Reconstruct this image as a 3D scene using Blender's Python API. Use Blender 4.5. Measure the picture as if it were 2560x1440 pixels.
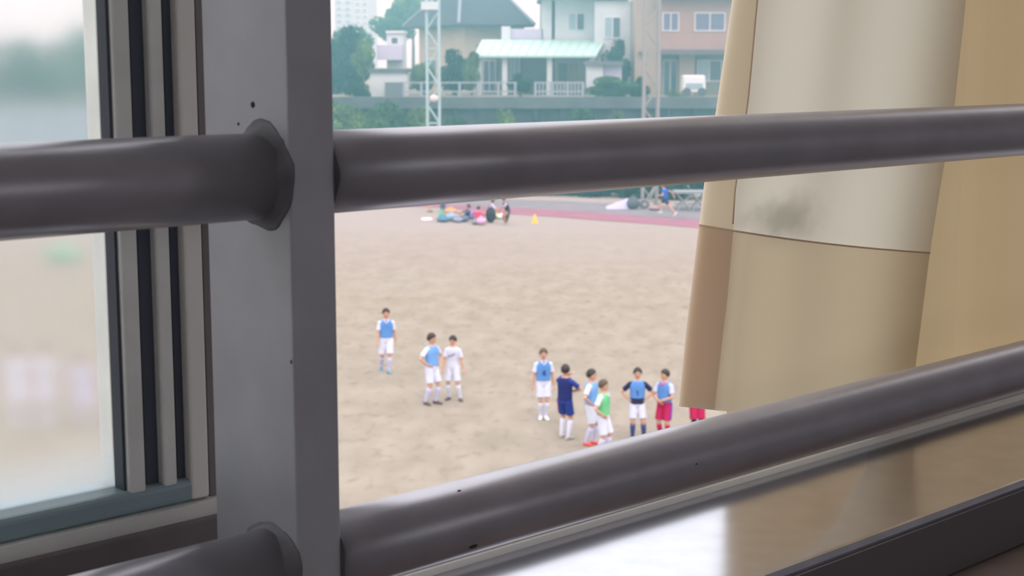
import bpy, math, random
from mathutils import Vector, Matrix, noise as mnoise
for o in list(bpy.data.objects): bpy.data.objects.remove(o)
SC = bpy.context.scene
COL = SC.collection
V = Vector
# ------------------------------------------------------------------ camera
F = 3800.0                      # focal length in pixels of the 2560 wide frame
PITCH = math.atan(570/F)
EYE = 8.5                       # eye height above the sports ground
cam = bpy.data.cameras.new('camera'); cam_o = bpy.data.objects.new('camera', cam); COL.objects.link(cam_o)
cam.sensor_width = 36; cam.lens = F/2560*36; cam.clip_start = .02; cam.clip_end = 3000
cam_o.location = (0, 0, EYE); cam_o.rotation_euler = (math.pi/2-PITCH, 0, 0)
cam.dof.use_dof = True; cam.dof.focus_distance = 1.0; cam.dof.aperture_fstop = 27
SC.camera = cam_o
# ------------------------------------------------------------------ sky: bright overcast, brighter towards the zenith
W = bpy.data.worlds.new('world'); SC.world = W; W.use_nodes = True
nt = W.node_tree; nt.nodes.clear()
tc = nt.nodes.new('ShaderNodeTexCoord'); sep = nt.nodes.new('ShaderNodeSeparateXYZ')
mr = nt.nodes.new('ShaderNodeMapRange'); mr.inputs[1].default_value = 0; mr.inputs[2].default_value = 1
mr.inputs[3].default_value = 1.05; mr.inputs[4].default_value = 2.6
bg = nt.nodes.new('ShaderNodeBackground'); bg.inputs[0].default_value = (.95, .96, 1.0, 1)
wo = nt.nodes.new('ShaderNodeOutputWorld')
nt.links.new(tc.outputs['Generated'], sep.inputs[0]); nt.links.new(sep.outputs[2], mr.inputs[0])
nt.links.new(mr.outputs[0], bg.inputs[1]); nt.links.new(bg.outputs[0], wo.inputs[0])
sun = bpy.data.lights.new('sun', 'SUN'); sun.energy = .7; sun.angle = math.radians(25); sun.color = (1, .96, .9)
sun_o = bpy.data.objects.new('sun', sun); COL.objects.link(sun_o)
sun_o.rotation_euler = (math.radians(38), math.radians(14), 0)
vs = SC.view_settings; vs.view_transform = 'Standard'; vs.look = 'None'; vs.gamma = 1; vs.exposure = 0.25; vs.use_curve_mapping = False

# ------------------------------------------------------------------ helpers: rays, window frame of reference (u along the wall, v outwards)
def ray(x, y):
    a = (x-1280)/F; b = -(y-720)/F
    return V((a, math.cos(PITCH)+b*math.sin(PITCH), -math.sin(PITCH)+b*math.cos(PITCH)))
C0 = V((0, 0, EYE))
_vp = ray(5400, 150); TH = math.atan2(_vp.x, _vp.y)
DU = V((math.sin(TH), math.cos(TH), 0)); DV = V((-math.cos(TH), math.sin(TH), 0))
def uvz(u, v, z): return DU*u + DV*v + V((0, 0, EYE+z))
def onv(x, y, v):
    r = ray(x, y); t = v/r.dot(DV); P = r*t
    return P.dot(DU), P.z
def at(x, y, Y):                # point of the viewing ray at distance Y from the facade
    r = ray(x, y); return C0 + r*(Y/r.y)
def gp(x, y, z=0):
    r = ray(x, y); return C0 + r*((z-EYE)/r.z)
ORG = {}
class MB:
    def __init__(s): s.v = []; s.f = []
    def add(s, vs, fs):
        b = len(s.v); s.v += [V(p) for p in vs]; s.f += [tuple(b+i for i in f) for f in fs]; return s
    def hexa(s, p):             # 8 corners: bottom 4 ccw, top 4
        return s.add(p, [(3,2,1,0),(4,5,6,7),(0,1,5,4),(1,2,6,5),(2,3,7,6),(3,0,4,7)])
    def box(s, x0, x1, y0, y1, z0, z1):
        return s.hexa([(x0,y0,z0),(x1,y0,z0),(x1,y1,z0),(x0,y1,z0),(x0,y0,z1),(x1,y0,z1),(x1,y1,z1),(x0,y1,z1)])
    def ubox(s, u0, u1, v0, v1, z0, z1):
        return s.hexa([uvz(*q) for q in ((u0,v0,z0),(u1,v0,z0),(u1,v1,z0),(u0,v1,z0),(u0,v0,z1),(u1,v0,z1),(u1,v1,z1),(u0,v1,z1))])
    def rbox(s, o, ax, ay, x0, x1, y0, y1, z0, z1):      # box in a rotated ground frame
        P = lambda x, y, z: o+ax*x+ay*y+V((0,0,z))
        return s.hexa([P(*q) for q in ((x0,y0,z0),(x1,y0,z0),(x1,y1,z0),(x0,y1,z0),(x0,y0,z1),(x1,y0,z1),(x1,y1,z1),(x0,y1,z1))])
    def rings(s, rs, cap=True):
        n = len(rs[0]); b = len(s.v)
        for r in rs: s.v += [V(p) for p in r]
        for i in range(len(rs)-1):
            for j in range(n):
                k = (j+1) % n
                s.f.append((b+i*n+j, b+i*n+k, b+(i+1)*n+k, b+(i+1)*n+j))
        if cap:
            s.f.append(tuple(b+j for j in reversed(range(n)))); s.f.append(tuple(b+(len(rs)-1)*n+j for j in range(n)))
        return s
    def tube(s, pts, rad, n=10, round_end=False):
        pts = [V(p) for p in pts]
        if not hasattr(rad, '__len__'): rad = [rad]*len(pts)
        rad = list(rad)
        if round_end:
            a = (pts[0]-pts[1]).normalized(); z = (pts[-1]-pts[-2]).normalized(); r0, r1 = rad[0], rad[-1]
            pts = [pts[0]+a*r0*.85, pts[0]+a*r0*.5]+pts+[pts[-1]+z*r1*.5, pts[-1]+z*r1*.85]
            rad = [r0*.45, r0*.85]+rad+[r1*.85, r1*.45]
        rs = []; t0 = (pts[1]-pts[0]).normalized()
        up = V((0,0,1)) if abs(t0.z) < .9 else V((0,1,0)); x = t0.cross(up).normalized()
        for i, p in enumerate(pts):
            t = (pts[min(i+1, len(pts)-1)]-pts[max(i-1, 0)]).normalized()
            x = (x-t*x.dot(t)).normalized(); y = t.cross(x)
            rs.append([p+(x*math.cos(2*math.pi*j/n)+y*math.sin(2*math.pi*j/n))*rad[i] for j in range(n)])
        return s.rings(rs)
    def ell(s, c, r, M=None, n=12, m=8, fn=None):
        rs = []; c = V(c)
        for i in range(m+1):
            ph = math.pi*(.02+.96*i/m)-math.pi/2; row = []
            for j in range(n):
                a = 2*math.pi*j/n
                q = V((math.cos(ph)*math.cos(a), math.cos(ph)*math.sin(a), math.sin(ph)))
                k = fn(q) if fn else 1
                q = V((q.x*r[0]*k, q.y*r[1]*k, q.z*r[2]*k))
                row.append(c+(M@q if M else q))
            rs.append(row)
        return s.rings(rs)
    def build(s, name, mat, parent=None, smooth=False, kind=None, bevel=0, remesh=0, smo=4):
        me = bpy.data.meshes.new(name); o = bpy.data.objects.new(name, me); COL.objects.link(o)
        org = V((0,0,0))
        if parent is not None:
            o.parent = parent; org = ORG.get(parent.name, V((0,0,0))); ORG[o.name] = org
        me.from_pydata([tuple(p-org) for p in s.v], [], s.f); me.validate(); me.update()
        if smooth or remesh:
            for p in me.polygons: p.use_smooth = True
        me.materials.append(mat)
        if kind: o['kind'] = kind
        if bevel:
            b = o.modifiers.new('bevel', 'BEVEL'); b.width = bevel; b.segments = 3; b.limit_method = 'ANGLE'
        if remesh:
            r = o.modifiers.new('union', 'REMESH'); r.mode = 'VOXEL'; r.voxel_size = remesh; r.use_smooth_shade = True
            m = o.modifiers.new('relax', 'SMOOTH'); m.iterations = smo; m.factor = .5
        return o
def tag(o, label, cat, group=None):
    o['label'] = label; o['category'] = cat
    if group: o['group'] = group
    return o
def thing(name, label, cat, loc, group=None, rotz=0, scale=1, local=False):
    o = bpy.data.objects.new(name, None); COL.objects.link(o); o.empty_display_size = .05
    o.location = loc; o.rotation_euler = (0, 0, rotz); o.scale = (scale,)*3
    ORG[o.name] = V((0,0,0)) if local else V(loc)
    return tag(o, label, cat, group)
def lin(c):
    return tuple(((x/255)/12.92 if x/255 <= .04045 else ((x/255+.055)/1.055)**2.4) for x in c)+(1,)
MATS = {}
def mat(name, c, rough=.6, metal=0, spec=.5, var=0, scale=20, bump=0, trans=0, bdist=.002):
    if name in MATS: return MATS[name]
    m = bpy.data.materials.new(name); m.use_nodes = True; t = m.node_tree; N = t.nodes; b = N['Principled BSDF']
    b.inputs['Base Color'].default_value = lin(c); b.inputs['Roughness'].default_value = rough
    b.inputs['Metallic'].default_value = metal; b.inputs['Specular IOR Level'].default_value = spec
    if var or bump:
        co = N.new('ShaderNodeTexCoord'); nz = N.new('ShaderNodeTexNoise'); nz.inputs['Scale'].default_value = scale; nz.inputs['Detail'].default_value = 5
        t.links.new(co.outputs['Object'], nz.inputs['Vector'])
        if var:
            mx = N.new('ShaderNodeMix'); mx.data_type = 'RGBA'
            mx.inputs[6].default_value = lin([max(0, x*(1-var)) for x in c]); mx.inputs[7].default_value = lin([min(255, x*(1+var)) for x in c])
            rp = N.new('ShaderNodeMapRange'); rp.inputs[1].default_value = .3; rp.inputs[2].default_value = .7
            t.links.new(nz.outputs[0], rp.inputs[0]); t.links.new(rp.outputs[0], mx.inputs[0]); t.links.new(mx.outputs[2], b.inputs['Base Color'])
        if bump:
            bp = N.new('ShaderNodeBump'); bp.inputs['Strength'].default_value = bump; bp.inputs['Distance'].default_value = bdist
            t.links.new(nz.outputs[0], bp.inputs['Height']); t.links.new(bp.outputs[0], b.inputs['Normal'])
    if trans:
        tr = N.new('ShaderNodeBsdfTranslucent'); ms = N.new('ShaderNodeMixShader'); ms.inputs[0].default_value = trans
        if var: t.links.new(mx.outputs[2], tr.inputs[0])
        else: tr.inputs[0].default_value = lin(c)
        t.links.new(b.outputs[0], ms.inputs[1]); t.links.new(tr.outputs[0], ms.inputs[2])
        t.links.new(ms.outputs[0], N['Material Output'].inputs[0])
    MATS[name] = m; return m
def struct(o): o['kind'] = 'structure'; return o

# ------------------------------------------------------------------ materials
M_paint = mat('guard_paint', (172,168,174), .36, .6, .6, var=.03, scale=35, bump=.12, bdist=.0006)
M_post = mat('post_paint', (182,181,186), .45, .1, .5, var=.04, scale=25, bump=.15, bdist=.0006)
M_chip = mat('paint_chip', (58,52,52), .8)
M_alu = mat('aluminium', (240,238,232), .4, .0, .5, var=.04, scale=30)
M_aluL = mat('aluminium_pale', (246,243,234), .45, .0, .5)
M_gask = mat('gasket', (76,82,94), .6)
M_brown = mat('bronze_rail', (132,124,124), .5, .0, var=.05, scale=30)
M_bead = mat('glazing_bead', (150,172,178), .35)
M_sill = mat('sill_metal', (190,190,198), .17, .92, .6, var=.03, scale=40)
M_dark = mat('dark_edge', (104,98,101), .6)
M_weld = mat('weld_paint', (112,110,114), .6, var=.1, scale=90)
M_wallin = mat('plaster', (218,218,222), .9, var=.03, scale=3)
M_wood = mat('wainscot', (150,130,120), .7, var=.12, scale=9)
M_floor = mat('classroom_floor', (140,136,138), .6, var=.1, scale=4)
M_conc = mat('facade_concrete', (178,172,164), .9, var=.05, scale=2)

# ------------------------------------------------------------------ ground outside
def sand_material():
    m = bpy.data.materials.new('sand'); m.use_nodes = True; t = m.node_tree; N = t.nodes; L = t.links; b = N['Principled BSDF']
    b.inputs['Roughness'].default_value = .95; b.inputs['Specular IOR Level'].default_value = .1
    co = N.new('ShaderNodeTexCoord')
    def nz(sc, det, st=(1,1,1)):
        mp = N.new('ShaderNodeMapping'); mp.inputs['Scale'].default_value = st; n = N.new('ShaderNodeTexNoise')
        n.inputs['Scale'].default_value = sc; n.inputs['Detail'].default_value = det
        L.new(co.outputs['Object'], mp.inputs[0]); L.new(mp.outputs[0], n.inputs['Vector']); return n
    def rng(n, a, c):
        r = N.new('ShaderNodeMapRange'); r.inputs[1].default_value = a; r.inputs[2].default_value = c; L.new(n.outputs[0], r.inputs[0]); return r
    m1 = N.new('ShaderNodeMix'); m1.data_type = 'RGBA'; m1.inputs[6].default_value = lin((134,124,112)); m1.inputs[7].default_value = lin((149,138,126))
    L.new(rng(nz(1.3, 8, (1,.45,1)), .3, .7).outputs[0], m1.inputs[0])
    m2 = N.new('ShaderNodeMix'); m2.data_type = 'RGBA'; m2.inputs[7].default_value = lin((118,108,97))
    r2 = rng(nz(3.2, 8, (1,.5,1)), .54, .85); L.new(r2.outputs[0], m2.inputs[0]); L.new(m1.outputs[2], m2.inputs[6])
    m3 = N.new('ShaderNodeMix'); m3.data_type = 'RGBA'; m3.inputs[7].default_value = lin((152,146,142))
    # paler sand towards the track: a broad band with a ragged edge
    sp = N.new('ShaderNodeSeparateXYZ'); L.new(co.outputs['Object'], sp.inputs[0])
    ad = N.new('ShaderNodeMath'); ad.operation = 'MULTIPLY_ADD'; ad.inputs[1].default_value = 16
    L.new(nz(.12, 4).outputs[0], ad.inputs[0]); L.new(sp.outputs[1], ad.inputs[2])
    r3 = N.new('ShaderNodeMapRange'); r3.inputs[1].default_value = 62; r3.inputs[2].default_value = 92; L.new(ad.outputs[0], r3.inputs[0])
    L.new(r3.outputs[0], m3.inputs[0]); L.new(m2.outputs[2], m3.inputs[6]); L.new(m3.outputs[2], b.inputs['Base Color'])
    bp = N.new('ShaderNodeBump'); bp.inputs['Strength'].default_value = .5; bp.inputs['Distance'].default_value = .03
    L.new(nz(3, 8).outputs[0], bp.inputs['Height']); L.new(bp.outputs[0], b.inputs['Normal'])
    return m
struct(MB().add([(-300,-40,0),(300,-40,0),(300,500,0),(-300,500,0)], [(0,1,2,3)]).build('floor_sports_ground', sand_material()))
def strip(name, top, bot, m, z):
    mb = MB(); n = len(top)
    mb.add([gp(x, y, z) for x, y in top]+[gp(x, y, z) for x, y in bot], [(i, n+i, n+i+1, i+1) for i in range(n-1)])
    return struct(mb.build(name, m))
M_pink = mat('pink_track', (140,92,112), .9, var=.06, scale=.8)
M_asph = mat('track_asphalt', (118,116,124), .9, var=.06, scale=.8)
strip('floor_asphalt_lane', [(700,478),(1100,494),(1400,502),(1760,518),(2100,535)], [(700,497),(1100,510),(1400,528),(1760,550),(2100,572)], M_asph, .012)
strip('floor_pink_track', [(700,497),(1100,510),(1280,519),(1400,525),(1500,532),(1620,543),(1760,550),(2100,572)],
      [(700,505),(1100,519),(1280,535),(1400,543),(1500,551),(1620,559),(1760,571),(2100,592)], M_pink, .016)

# ------------------------------------------------------------------ the room
ZF, ZC = -1.25, 1.85           # room floor and ceiling relative to the eye
ZS = -.25                      # sill top
ZH = 1.45                      # window head
U0, U1, VR = -3.2, 5.6, -5.5
struct(MB().ubox(U0, U1, VR, .45, ZF-.2, ZF).build('floor', M_floor))
struct(MB().ubox(U0, U1, VR, .72, ZC, ZC+.2).build('ceiling', M_wallin))
struct(MB().ubox(U0-.2, U0, VR, .72, ZF, ZC).build('wall_left', M_wallin))
struct(MB().ubox(U1, U1+.2, VR, .72, ZF, ZC).build('wall_right', M_wallin))
struct(MB().ubox(U0-.2, U1+.2, VR-.2, VR, ZF, .55).build('wall_back', M_wallin))       # corridor side; unseen ribbon of windows added for fill light
struct(MB().ubox(U0-.2, U1+.2, VR-.2, VR, 1.35, ZC).build('wall_back_upper', M_wallin))
for k_ in range(5):
    uu = U0+(U1-U0-.12)*k_/4; struct(MB().ubox(uu, uu+.12, VR-.16, VR-.04, .55, 1.35).build('trim_3', M_alu))
struct(MB().ubox(U0-.2, U1+.2, .452, .72, -EYE, -.366).build('wall_window', M_conc))
struct(MB().ubox(U0-.2, U1+.2, .452, .72, ZH, ZC).build('wall_above_window', M_wallin))
struct(MB().ubox(U0, U1, .40, .524, -.366, -.346).build('trim_1', M_wood, bevel=.004))
sill = struct(MB().ubox(U0, U1, .526, .664, -.346, -.300).build('trim_2', M_sill, bevel=.004))
MB().ubox(U0, U1, .5235, .527, -.346, -.306).build('sill_nosing', M_dark, sill)
MB().ubox(U0, U1, .664, .676, -.346, -.284).build('track_upstand', M_dark, sill)
MB().ubox(U0, U1, .660, .664, -.300, -.2955).build('track_lip', M_aluL, sill)
# ------------------------------------------------------------------ sliding window, slid to the left of the post
def glass_material():
    m = bpy.data.materials.new('dusty_glass'); m.use_nodes = True; t = m.node_tree; N = t.nodes; L = t.links; b = N['Principled BSDF']
    b.inputs['Base Color'].default_value = (.97,1,1,1); b.inputs['Transmission Weight'].default_value = 1
    b.inputs['Roughness'].default_value = .085; b.inputs['IOR'].default_value = 1.5
    tr = N.new('ShaderNodeBsdfTranslucent'); tr.inputs[0].default_value = (.75,.78,.8,1)
    ms = N.new('ShaderNodeMixShader'); co = N.new('ShaderNodeTexCoord'); nz = N.new('ShaderNodeTexNoise'); nz.inputs['Scale'].default_value = 14
    r = N.new('ShaderNodeMapRange'); r.inputs[1].default_value = .35; r.inputs[2].default_value = .75; r.inputs[3].default_value = .02; r.inputs[4].default_value = .12
    L.new(co.outputs['Object'], nz.inputs['Vector']); L.new(nz.outputs[0], r.inputs[0])
    sp = N.new('ShaderNodeSeparateXYZ'); L.new(co.outputs['Object'], sp.inputs[0]); g = N.new('ShaderNodeMapRange'); g.interpolation_type = 'SMOOTHSTEP'
    g.inputs[1].default_value = .054; g.inputs[2].default_value = .085; g.inputs[3].default_value = .5; g.inputs[4].default_value = 0; L.new(sp.outputs[2], g.inputs[0])
    ad = N.new('ShaderNodeMath'); ad.operation = 'ADD'; ad.use_clamp = True; L.new(g.outputs[0], ad.inputs[0]); L.new(r.outputs[0], ad.inputs[1]); L.new(ad.outputs[0], ms.inputs[0])
    L.new(b.outputs[0], ms.inputs[1]); L.new(tr.outputs[0], ms.inputs[2]); L.new(ms.outputs[0], N['Material Output'].inputs[0])
    return m
VS = .62
def su(px, v=VS): return onv(px, 620, v)[0]
win = bpy.data.objects.new('window_1', None); COL.objects.link(win); win.location = uvz(su(390), VS, ZS); ORG[win.name] = V(win.location); struct(win)
zt = ZH
UL = -.62
for a, b, v0, v1, m, nm in ((286,302,.614,.622,M_gask,'gasket'), (302,345,.611,.640,M_alu,'stile'), (345,390,.616,.646,M_gask,'recess_panel'),
                            (390,426,.611,.640,M_alu,'stile'), (426,462,.615,.644,M_gask,'gasket'), (462,507,.609,.636,M_aluL,'stile'), (507,560,.612,.650,M_brown,'jamb_strip')):
    MB().ubox(su(a, v0), su(b, v0), v0, v1, -.205 if nm != 'jamb_strip' else -.2995, zt).build(nm, m, win, bevel=.0015 if nm == 'stile' else 0)
MB().ubox(UL, su(290), .6235, .6275, -.20, zt).build('pane', glass_material(), win)
MB().ubox(UL, su(462), .610, .640, -.206, -.195).build('glazing_bead', M_bead, win, bevel=.003)
MB().ubox(UL, su(510), .606, .640, -.213, -.206).build('rail_edge', M_alu, win)
MB().ubox(UL, su(518), .604, .642, -.2995, -.213).build('bottom_rail', M_brown, win, bevel=.002)
MB().ubox(UL-.05, UL, .604, .642, -.2995, zt).build('stile', M_alu, win)
# ------------------------------------------------------------------ window guard: flat post with round bars welded to it
r_ = ray(731, 720); E_ = r_*(.6/r_.y); EU, EV = E_.dot(DU), E_.dot(DV)
PW, PD = .0219, .0621; RB = .0174; VB = EV+.019
guard = thing('window_guard', 'grey painted steel window guard, flat upright post with round horizontal bars welded on', 'window guard', uvz(EU+PW/2, EV+PD/2, -.3))
MB().ubox(EU, EU+PW, EV, EV+PD, -.3, ZH).build('post', M_post, guard, bevel=.0012)
MB().ubox(EU+1.25, EU+1.25+PW, EV, EV+PD, -.3, ZH).build('post', M_post, guard, bevel=.0012)
MB().ubox(EU-1.25, EU-1.25+PW, EV, EV+PD, -.3, ZH).build('post', M_post, guard, bevel=.0012)
def bar(u0, u1, zc):
    mb = MB(); n = 40
    mb.rings([[uvz(u, VB+RB*math.cos(2*math.pi*j/n), zc+RB*math.sin(2*math.pi*j/n)) for j in range(n)] for u in [u0+(u1-u0)*i/12 for i in range(13)]])
    return mb.build('bar', M_paint, guard, smooth=True)
def weld(u, zc, sgn, seed):
    mb = MB(); n, k = 48, 8; rs = []
    for i in range(k+1):
        a = i/k*math.pi/2; row = []
        for j in range(n):
            t = 2*math.pi*j/n
            w = 1+.55*mnoise.noise(V((math.cos(t)*1.6, math.sin(t)*1.6, seed)))+.12*mnoise.noise(V((math.cos(t)*6, math.sin(t)*6, seed+3)))
            h = .0048*w; rr = RB-.0005+h*(1-math.sin(a)); row.append(uvz(u+sgn*h*1.3*(1-math.cos(a)), VB+rr*math.cos(t), zc+rr*math.sin(t)))
        rs.append(row)
    mb.rings(rs); return mb.build('weld_bead', M_weld, guard, smooth=True)
BZ = [onv(655, 440, VB)[1], onv(655, 1428, VB)[1], onv(655, 440, VB)[1]+.1643, onv(655, 440, VB)[1]+.3286]
for i, zc in enumerate(BZ):
    bar(EU+PW, EU+1.25, zc); bar(EU-1.25+PW, EU, zc)
    weld(EU, zc, -1, i*7.1); weld(EU+PW, zc, 1, i*5.3+2)
def chip(px, py, on, r, sq=.6):
    mb = MB()
    if on == 'side':
        rr = ray(px, py); t = EU/rr.dot(DU); P = C0+rr*t; ax = DV; nrm = DU
    else:
        rr = ray(px, py); P = C0+rr*(on/rr.length); ax = DU; nrm = DV
    M = Matrix((ax, V((0,0,1)), nrm)).transposed()
    mb.ell(P, (r, r*sq*1.4, r*.25), M, 10, 6); return mb.build('paint_chip', M_chip, guard, smooth=True)
chip(632, 262, 'side', .0016); chip(596, 310, 'side', .0009); chip(728, 905, 'side', .0007, 1)
def bar_front(u, zi, ang):   # a point on the room side of a bar
    return uvz(u, VB-RB*math.cos(ang), BZ[zi]+RB*math.sin(ang))
for px, zi, ang, r in ((1185,1,1.15,.0012), (1192,1,-.55,.0028), (1740,1,.1,.0010)):
    u = onv(px, 1250, VB-RB)[0]; mb = MB(); M = Matrix((DU, V((0,0,1)), DV)).transposed()
    mb.ell(bar_front(u, zi, ang), (r, r*.35, r*.35), M, 10, 6); mb.build('paint_chip', M_chip, guard, smooth=True)

# ------------------------------------------------------------------ curtains in the open half of the window
def cloth_mat(name, c, tr, sc=900):
    m = mat(name, c, .9, 0, .15, trans=tr, bump=.15, scale=sc, bdist=.0003); return m
M_cloth = cloth_mat('curtain_cloth', (218,214,200), .6)
M_hem = cloth_mat('curtain_hem', (250,238,218), .68)
M_hem2 = cloth_mat('curtain_corner', (228,212,196), .62)
M_tan = cloth_mat('curtain_lining', (202,180,144), .42)
def lerp_tab(tab, y):
    for (y0, x0), (y1, x1) in zip(tab, tab[1:]):
        if y <= y1: return x0+(x1-x0)*(y-y0)/(y1-y0)
    (y0, x0), (y1, x1) = tab[-2:]; return x0+(x1-x0)*(y-y0)/(y1-y0)
TL = [(-2600,2080),(-600,1925),(0,1830),(275,1790),(460,1760),(650,1737),(820,1716),(1015,1697)]     # outer edge, row -> column
TI = [(-2600,2140),(-600,1990),(0,1893),(275,1868),(460,1838),(565,1832),(800,1812),(1030,1786)]     # inside of side hem
TR = [(-2600,2600),(-600,2470),(0,2415),(275,2385),(460,2352),(630,2325),(940,2286),(1100,2266)]     # right hand fold
def cv(s, y):                                                       # distance out from the wall
    w = .6 + .007*math.sin(s*6+.5+y*.0007) + .002*math.sin(s*17+1)
    w += .02*max(0, 1-s*4)**2
    if s > .6: w += .10*((s-.6)/.4)**2.2
    return w + .03*max(0, (y+200)/1200)
def cpt(s, y, off=0):
    x = lerp_tab(TL, y)*(1-s)+lerp_tab(TR, y)*s; v = cv(s, y)+off
    u, z = onv(x, y, v); return uvz(u, v, z)
def ybot(s): return 1016+62*s-10*s*s
def yhem(s): return 562+105*s-35*s*s
def sheet(rows, cols, fy0, fy1, off, s0=lambda y: 0, s1=lambda y: 1):
    mb = MB(); g = []
    for i in range(rows+1):
        for j in range(cols+1):
            t = i/rows; sj = j/cols
            ya = fy0(sj)*(1-t)+fy1(sj)*t; s = s0(ya)*(1-sj)+s1(ya)*sj
            yy = fy0(s)*(1-t)+fy1(s)*t
            g.append(cpt(s, yy, off))
    c = cols+1
    return mb.add(g, [(i*c+j, i*c+j+1, (i+1)*c+j+1, (i+1)*c+j) for i in range(rows) for j in range(cols)])
def sih(y): return (lerp_tab(TI, y)-lerp_tab(TL, y))/(lerp_tab(TR, y)-lerp_tab(TL, y))
cur = thing('curtain', 'cream curtain with wide tan hems, blown outwards through the window guard', 'curtain', cpt(.5, 1050))
def solid(o, th=.0006):
    s = o.modifiers.new('thickness', 'SOLIDIFY'); s.thickness = th; s.offset = 0; return o
top = lambda s: -2400
def add_dark_patch(m, P, r, zs, col):
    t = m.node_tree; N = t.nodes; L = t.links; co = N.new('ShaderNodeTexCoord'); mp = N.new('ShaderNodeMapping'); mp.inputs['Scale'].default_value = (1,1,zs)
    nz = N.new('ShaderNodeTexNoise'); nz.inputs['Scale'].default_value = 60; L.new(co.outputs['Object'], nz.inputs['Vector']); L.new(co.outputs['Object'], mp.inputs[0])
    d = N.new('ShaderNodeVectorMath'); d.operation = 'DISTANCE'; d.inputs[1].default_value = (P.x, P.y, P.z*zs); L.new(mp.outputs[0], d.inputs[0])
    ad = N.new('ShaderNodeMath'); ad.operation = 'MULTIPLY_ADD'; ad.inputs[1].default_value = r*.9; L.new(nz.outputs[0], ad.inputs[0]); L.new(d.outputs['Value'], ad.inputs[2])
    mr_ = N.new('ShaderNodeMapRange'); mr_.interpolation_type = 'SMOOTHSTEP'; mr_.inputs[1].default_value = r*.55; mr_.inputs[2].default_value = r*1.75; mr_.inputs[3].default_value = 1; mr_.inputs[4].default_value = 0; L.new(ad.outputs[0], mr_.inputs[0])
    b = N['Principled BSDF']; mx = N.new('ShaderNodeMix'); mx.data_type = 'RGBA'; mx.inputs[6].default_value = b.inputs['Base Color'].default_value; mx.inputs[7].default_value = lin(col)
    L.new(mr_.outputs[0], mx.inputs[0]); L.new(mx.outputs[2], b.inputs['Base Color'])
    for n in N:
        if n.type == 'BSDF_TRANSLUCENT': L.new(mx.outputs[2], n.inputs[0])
add_dark_patch(M_cloth, cpt(.35, 545)-V(cur.location), .036, 1.9, (172,168,154))  # soft-edged oval of darker grey mixed into the cloth colour
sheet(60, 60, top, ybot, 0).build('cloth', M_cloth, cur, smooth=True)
sheet(60, 8, top, ybot, -.0016, s1=sih).build('side_hem', M_hem, cur, smooth=True)
sheet(24, 60, yhem, ybot, -.0024, s0=lambda y: 0).build('bottom_hem', M_hem, cur, smooth=True)
sheet(24, 8, yhem, ybot, -.0034, s1=sih).build('corner_hem', M_hem2, cur, smooth=True)
# seams
def seam(pts, r, nm): MB().tube(pts, r, 6).build(nm, M_hem2, cur, smooth=True)
seam([cpt(i/30, yhem(i/30), -.003) for i in range(31)], .0007, 'seam')
seam([cpt(sih(y), y, -.0024) for y in range(-2400, 561, 80)], .0006, 'seam')
# second curtain, further along
mb = MB(); g = []; rows, cols = 30, 50
for i in range(rows+1):
    for j in range(cols+1):
        u = .97+j/cols*.98; z = 1.1-(1.1+.30)*i/rows
        v = .768+.016*math.sin(u*34)+.005*math.sin(u*75+1)
        u2 = u-.03*(1-i/rows)*0
        g.append(uvz(u2, v, z))
c = cols+1
cur2 = thing('curtain', 'tan curtain hanging in folds at the right edge, behind the cream curtain', 'curtain', uvz(1.35, .768, -.30))
mb.add(g, [(i*c+j, i*c+j+1, (i+1)*c+j+1, (i+1)*c+j) for i in range(rows) for j in range(cols)]).build('cloth', M_tan, cur2, smooth=True)

# ================================================================== outdoors: terrace and houses
ZT = 6.0                        # terrace level behind the ground
YW = 104.0                      # retaining wall
def X(px, Y): return at(px, 400, Y).x
def Z(row, Y): return at(1280, row, Y).z
M_bank = mat('terrace_soil', (120,118,104), .95, var=.1, scale=.3)
M_ret = mat('mossy_concrete', (62,72,76), .95, var=.2, scale=.6, bump=.4, bdist=.05)
M_cap = mat('wall_cap', (88,96,102), .95, var=.1, scale=.8)
terr = struct(MB().box(-300, 300, YW+.4, 500, 0, ZT).build('floor_terrace', M_bank))
wl = thing('retaining_wall', 'mossy grey concrete retaining wall under the houses', 'wall', (X(1400, YW), YW, 0))
xa, xb = X(645, YW), X(2100, YW)
npan = 16
for i in range(npan):
    x0 = xa+(xb-xa)*i/npan; x1 = xa+(xb-xa)*(i+1)/npan
    MB().box(x0+.02, x1-.02, YW+.1+.03*(i % 2), YW+.42, 0, ZT-.75).build('panel', M_ret, wl)
MB().box(xa, xb, YW-.25, YW+.42, ZT-.75, ZT+.02).build('parapet', M_cap, wl)
for i in range(22):
    x0 = xa+(xb-xa)*(i+.5)/22
    MB().box(x0-.12, x0+.12, YW-.12, YW+.1, 0, ZT-.75).build('buttress', M_ret, wl)
# guard rail on the wall
M_rail = mat('galvanised', (150,160,172), .5, .3)
def railing(label, px0, px1, posts, Y=YW+.1, h=.98, infill=0):
    t = thing('guard_rail', label, 'railing', (X((px0+px1)/2, Y), Y, ZT))
    x0, x1 = X(px0, Y), X(px1, Y)
    for z in (ZT+h, ZT+.38): MB().box(x0, x1, Y-.04, Y+.04, z-.05, z+.05).build('rail', M_rail, t)
    for p in posts: MB().box(X(p, Y)-.08, X(p, Y)+.08, Y-.06, Y+.06, ZT, ZT+h+.06).build('post', M_rail, t)
    if infill:
        for k in range(infill):
            xx = x0+(x1-x0)*(k+.5)/infill; MB().box(xx-.04, xx+.04, Y-.03, Y+.03, ZT+.05, ZT+h).build('baluster', M_rail, t)
    return t
railing('blue-grey two-rail guard rail on the wall behind the slim pale mast', 1008, 1292, [1012,1055,1150,1198,1246,1288])
railing('grey railing with upright bars, in front of the white house porch', 1335, 1458, [1338,1378,1418,1456], infill=14)
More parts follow.
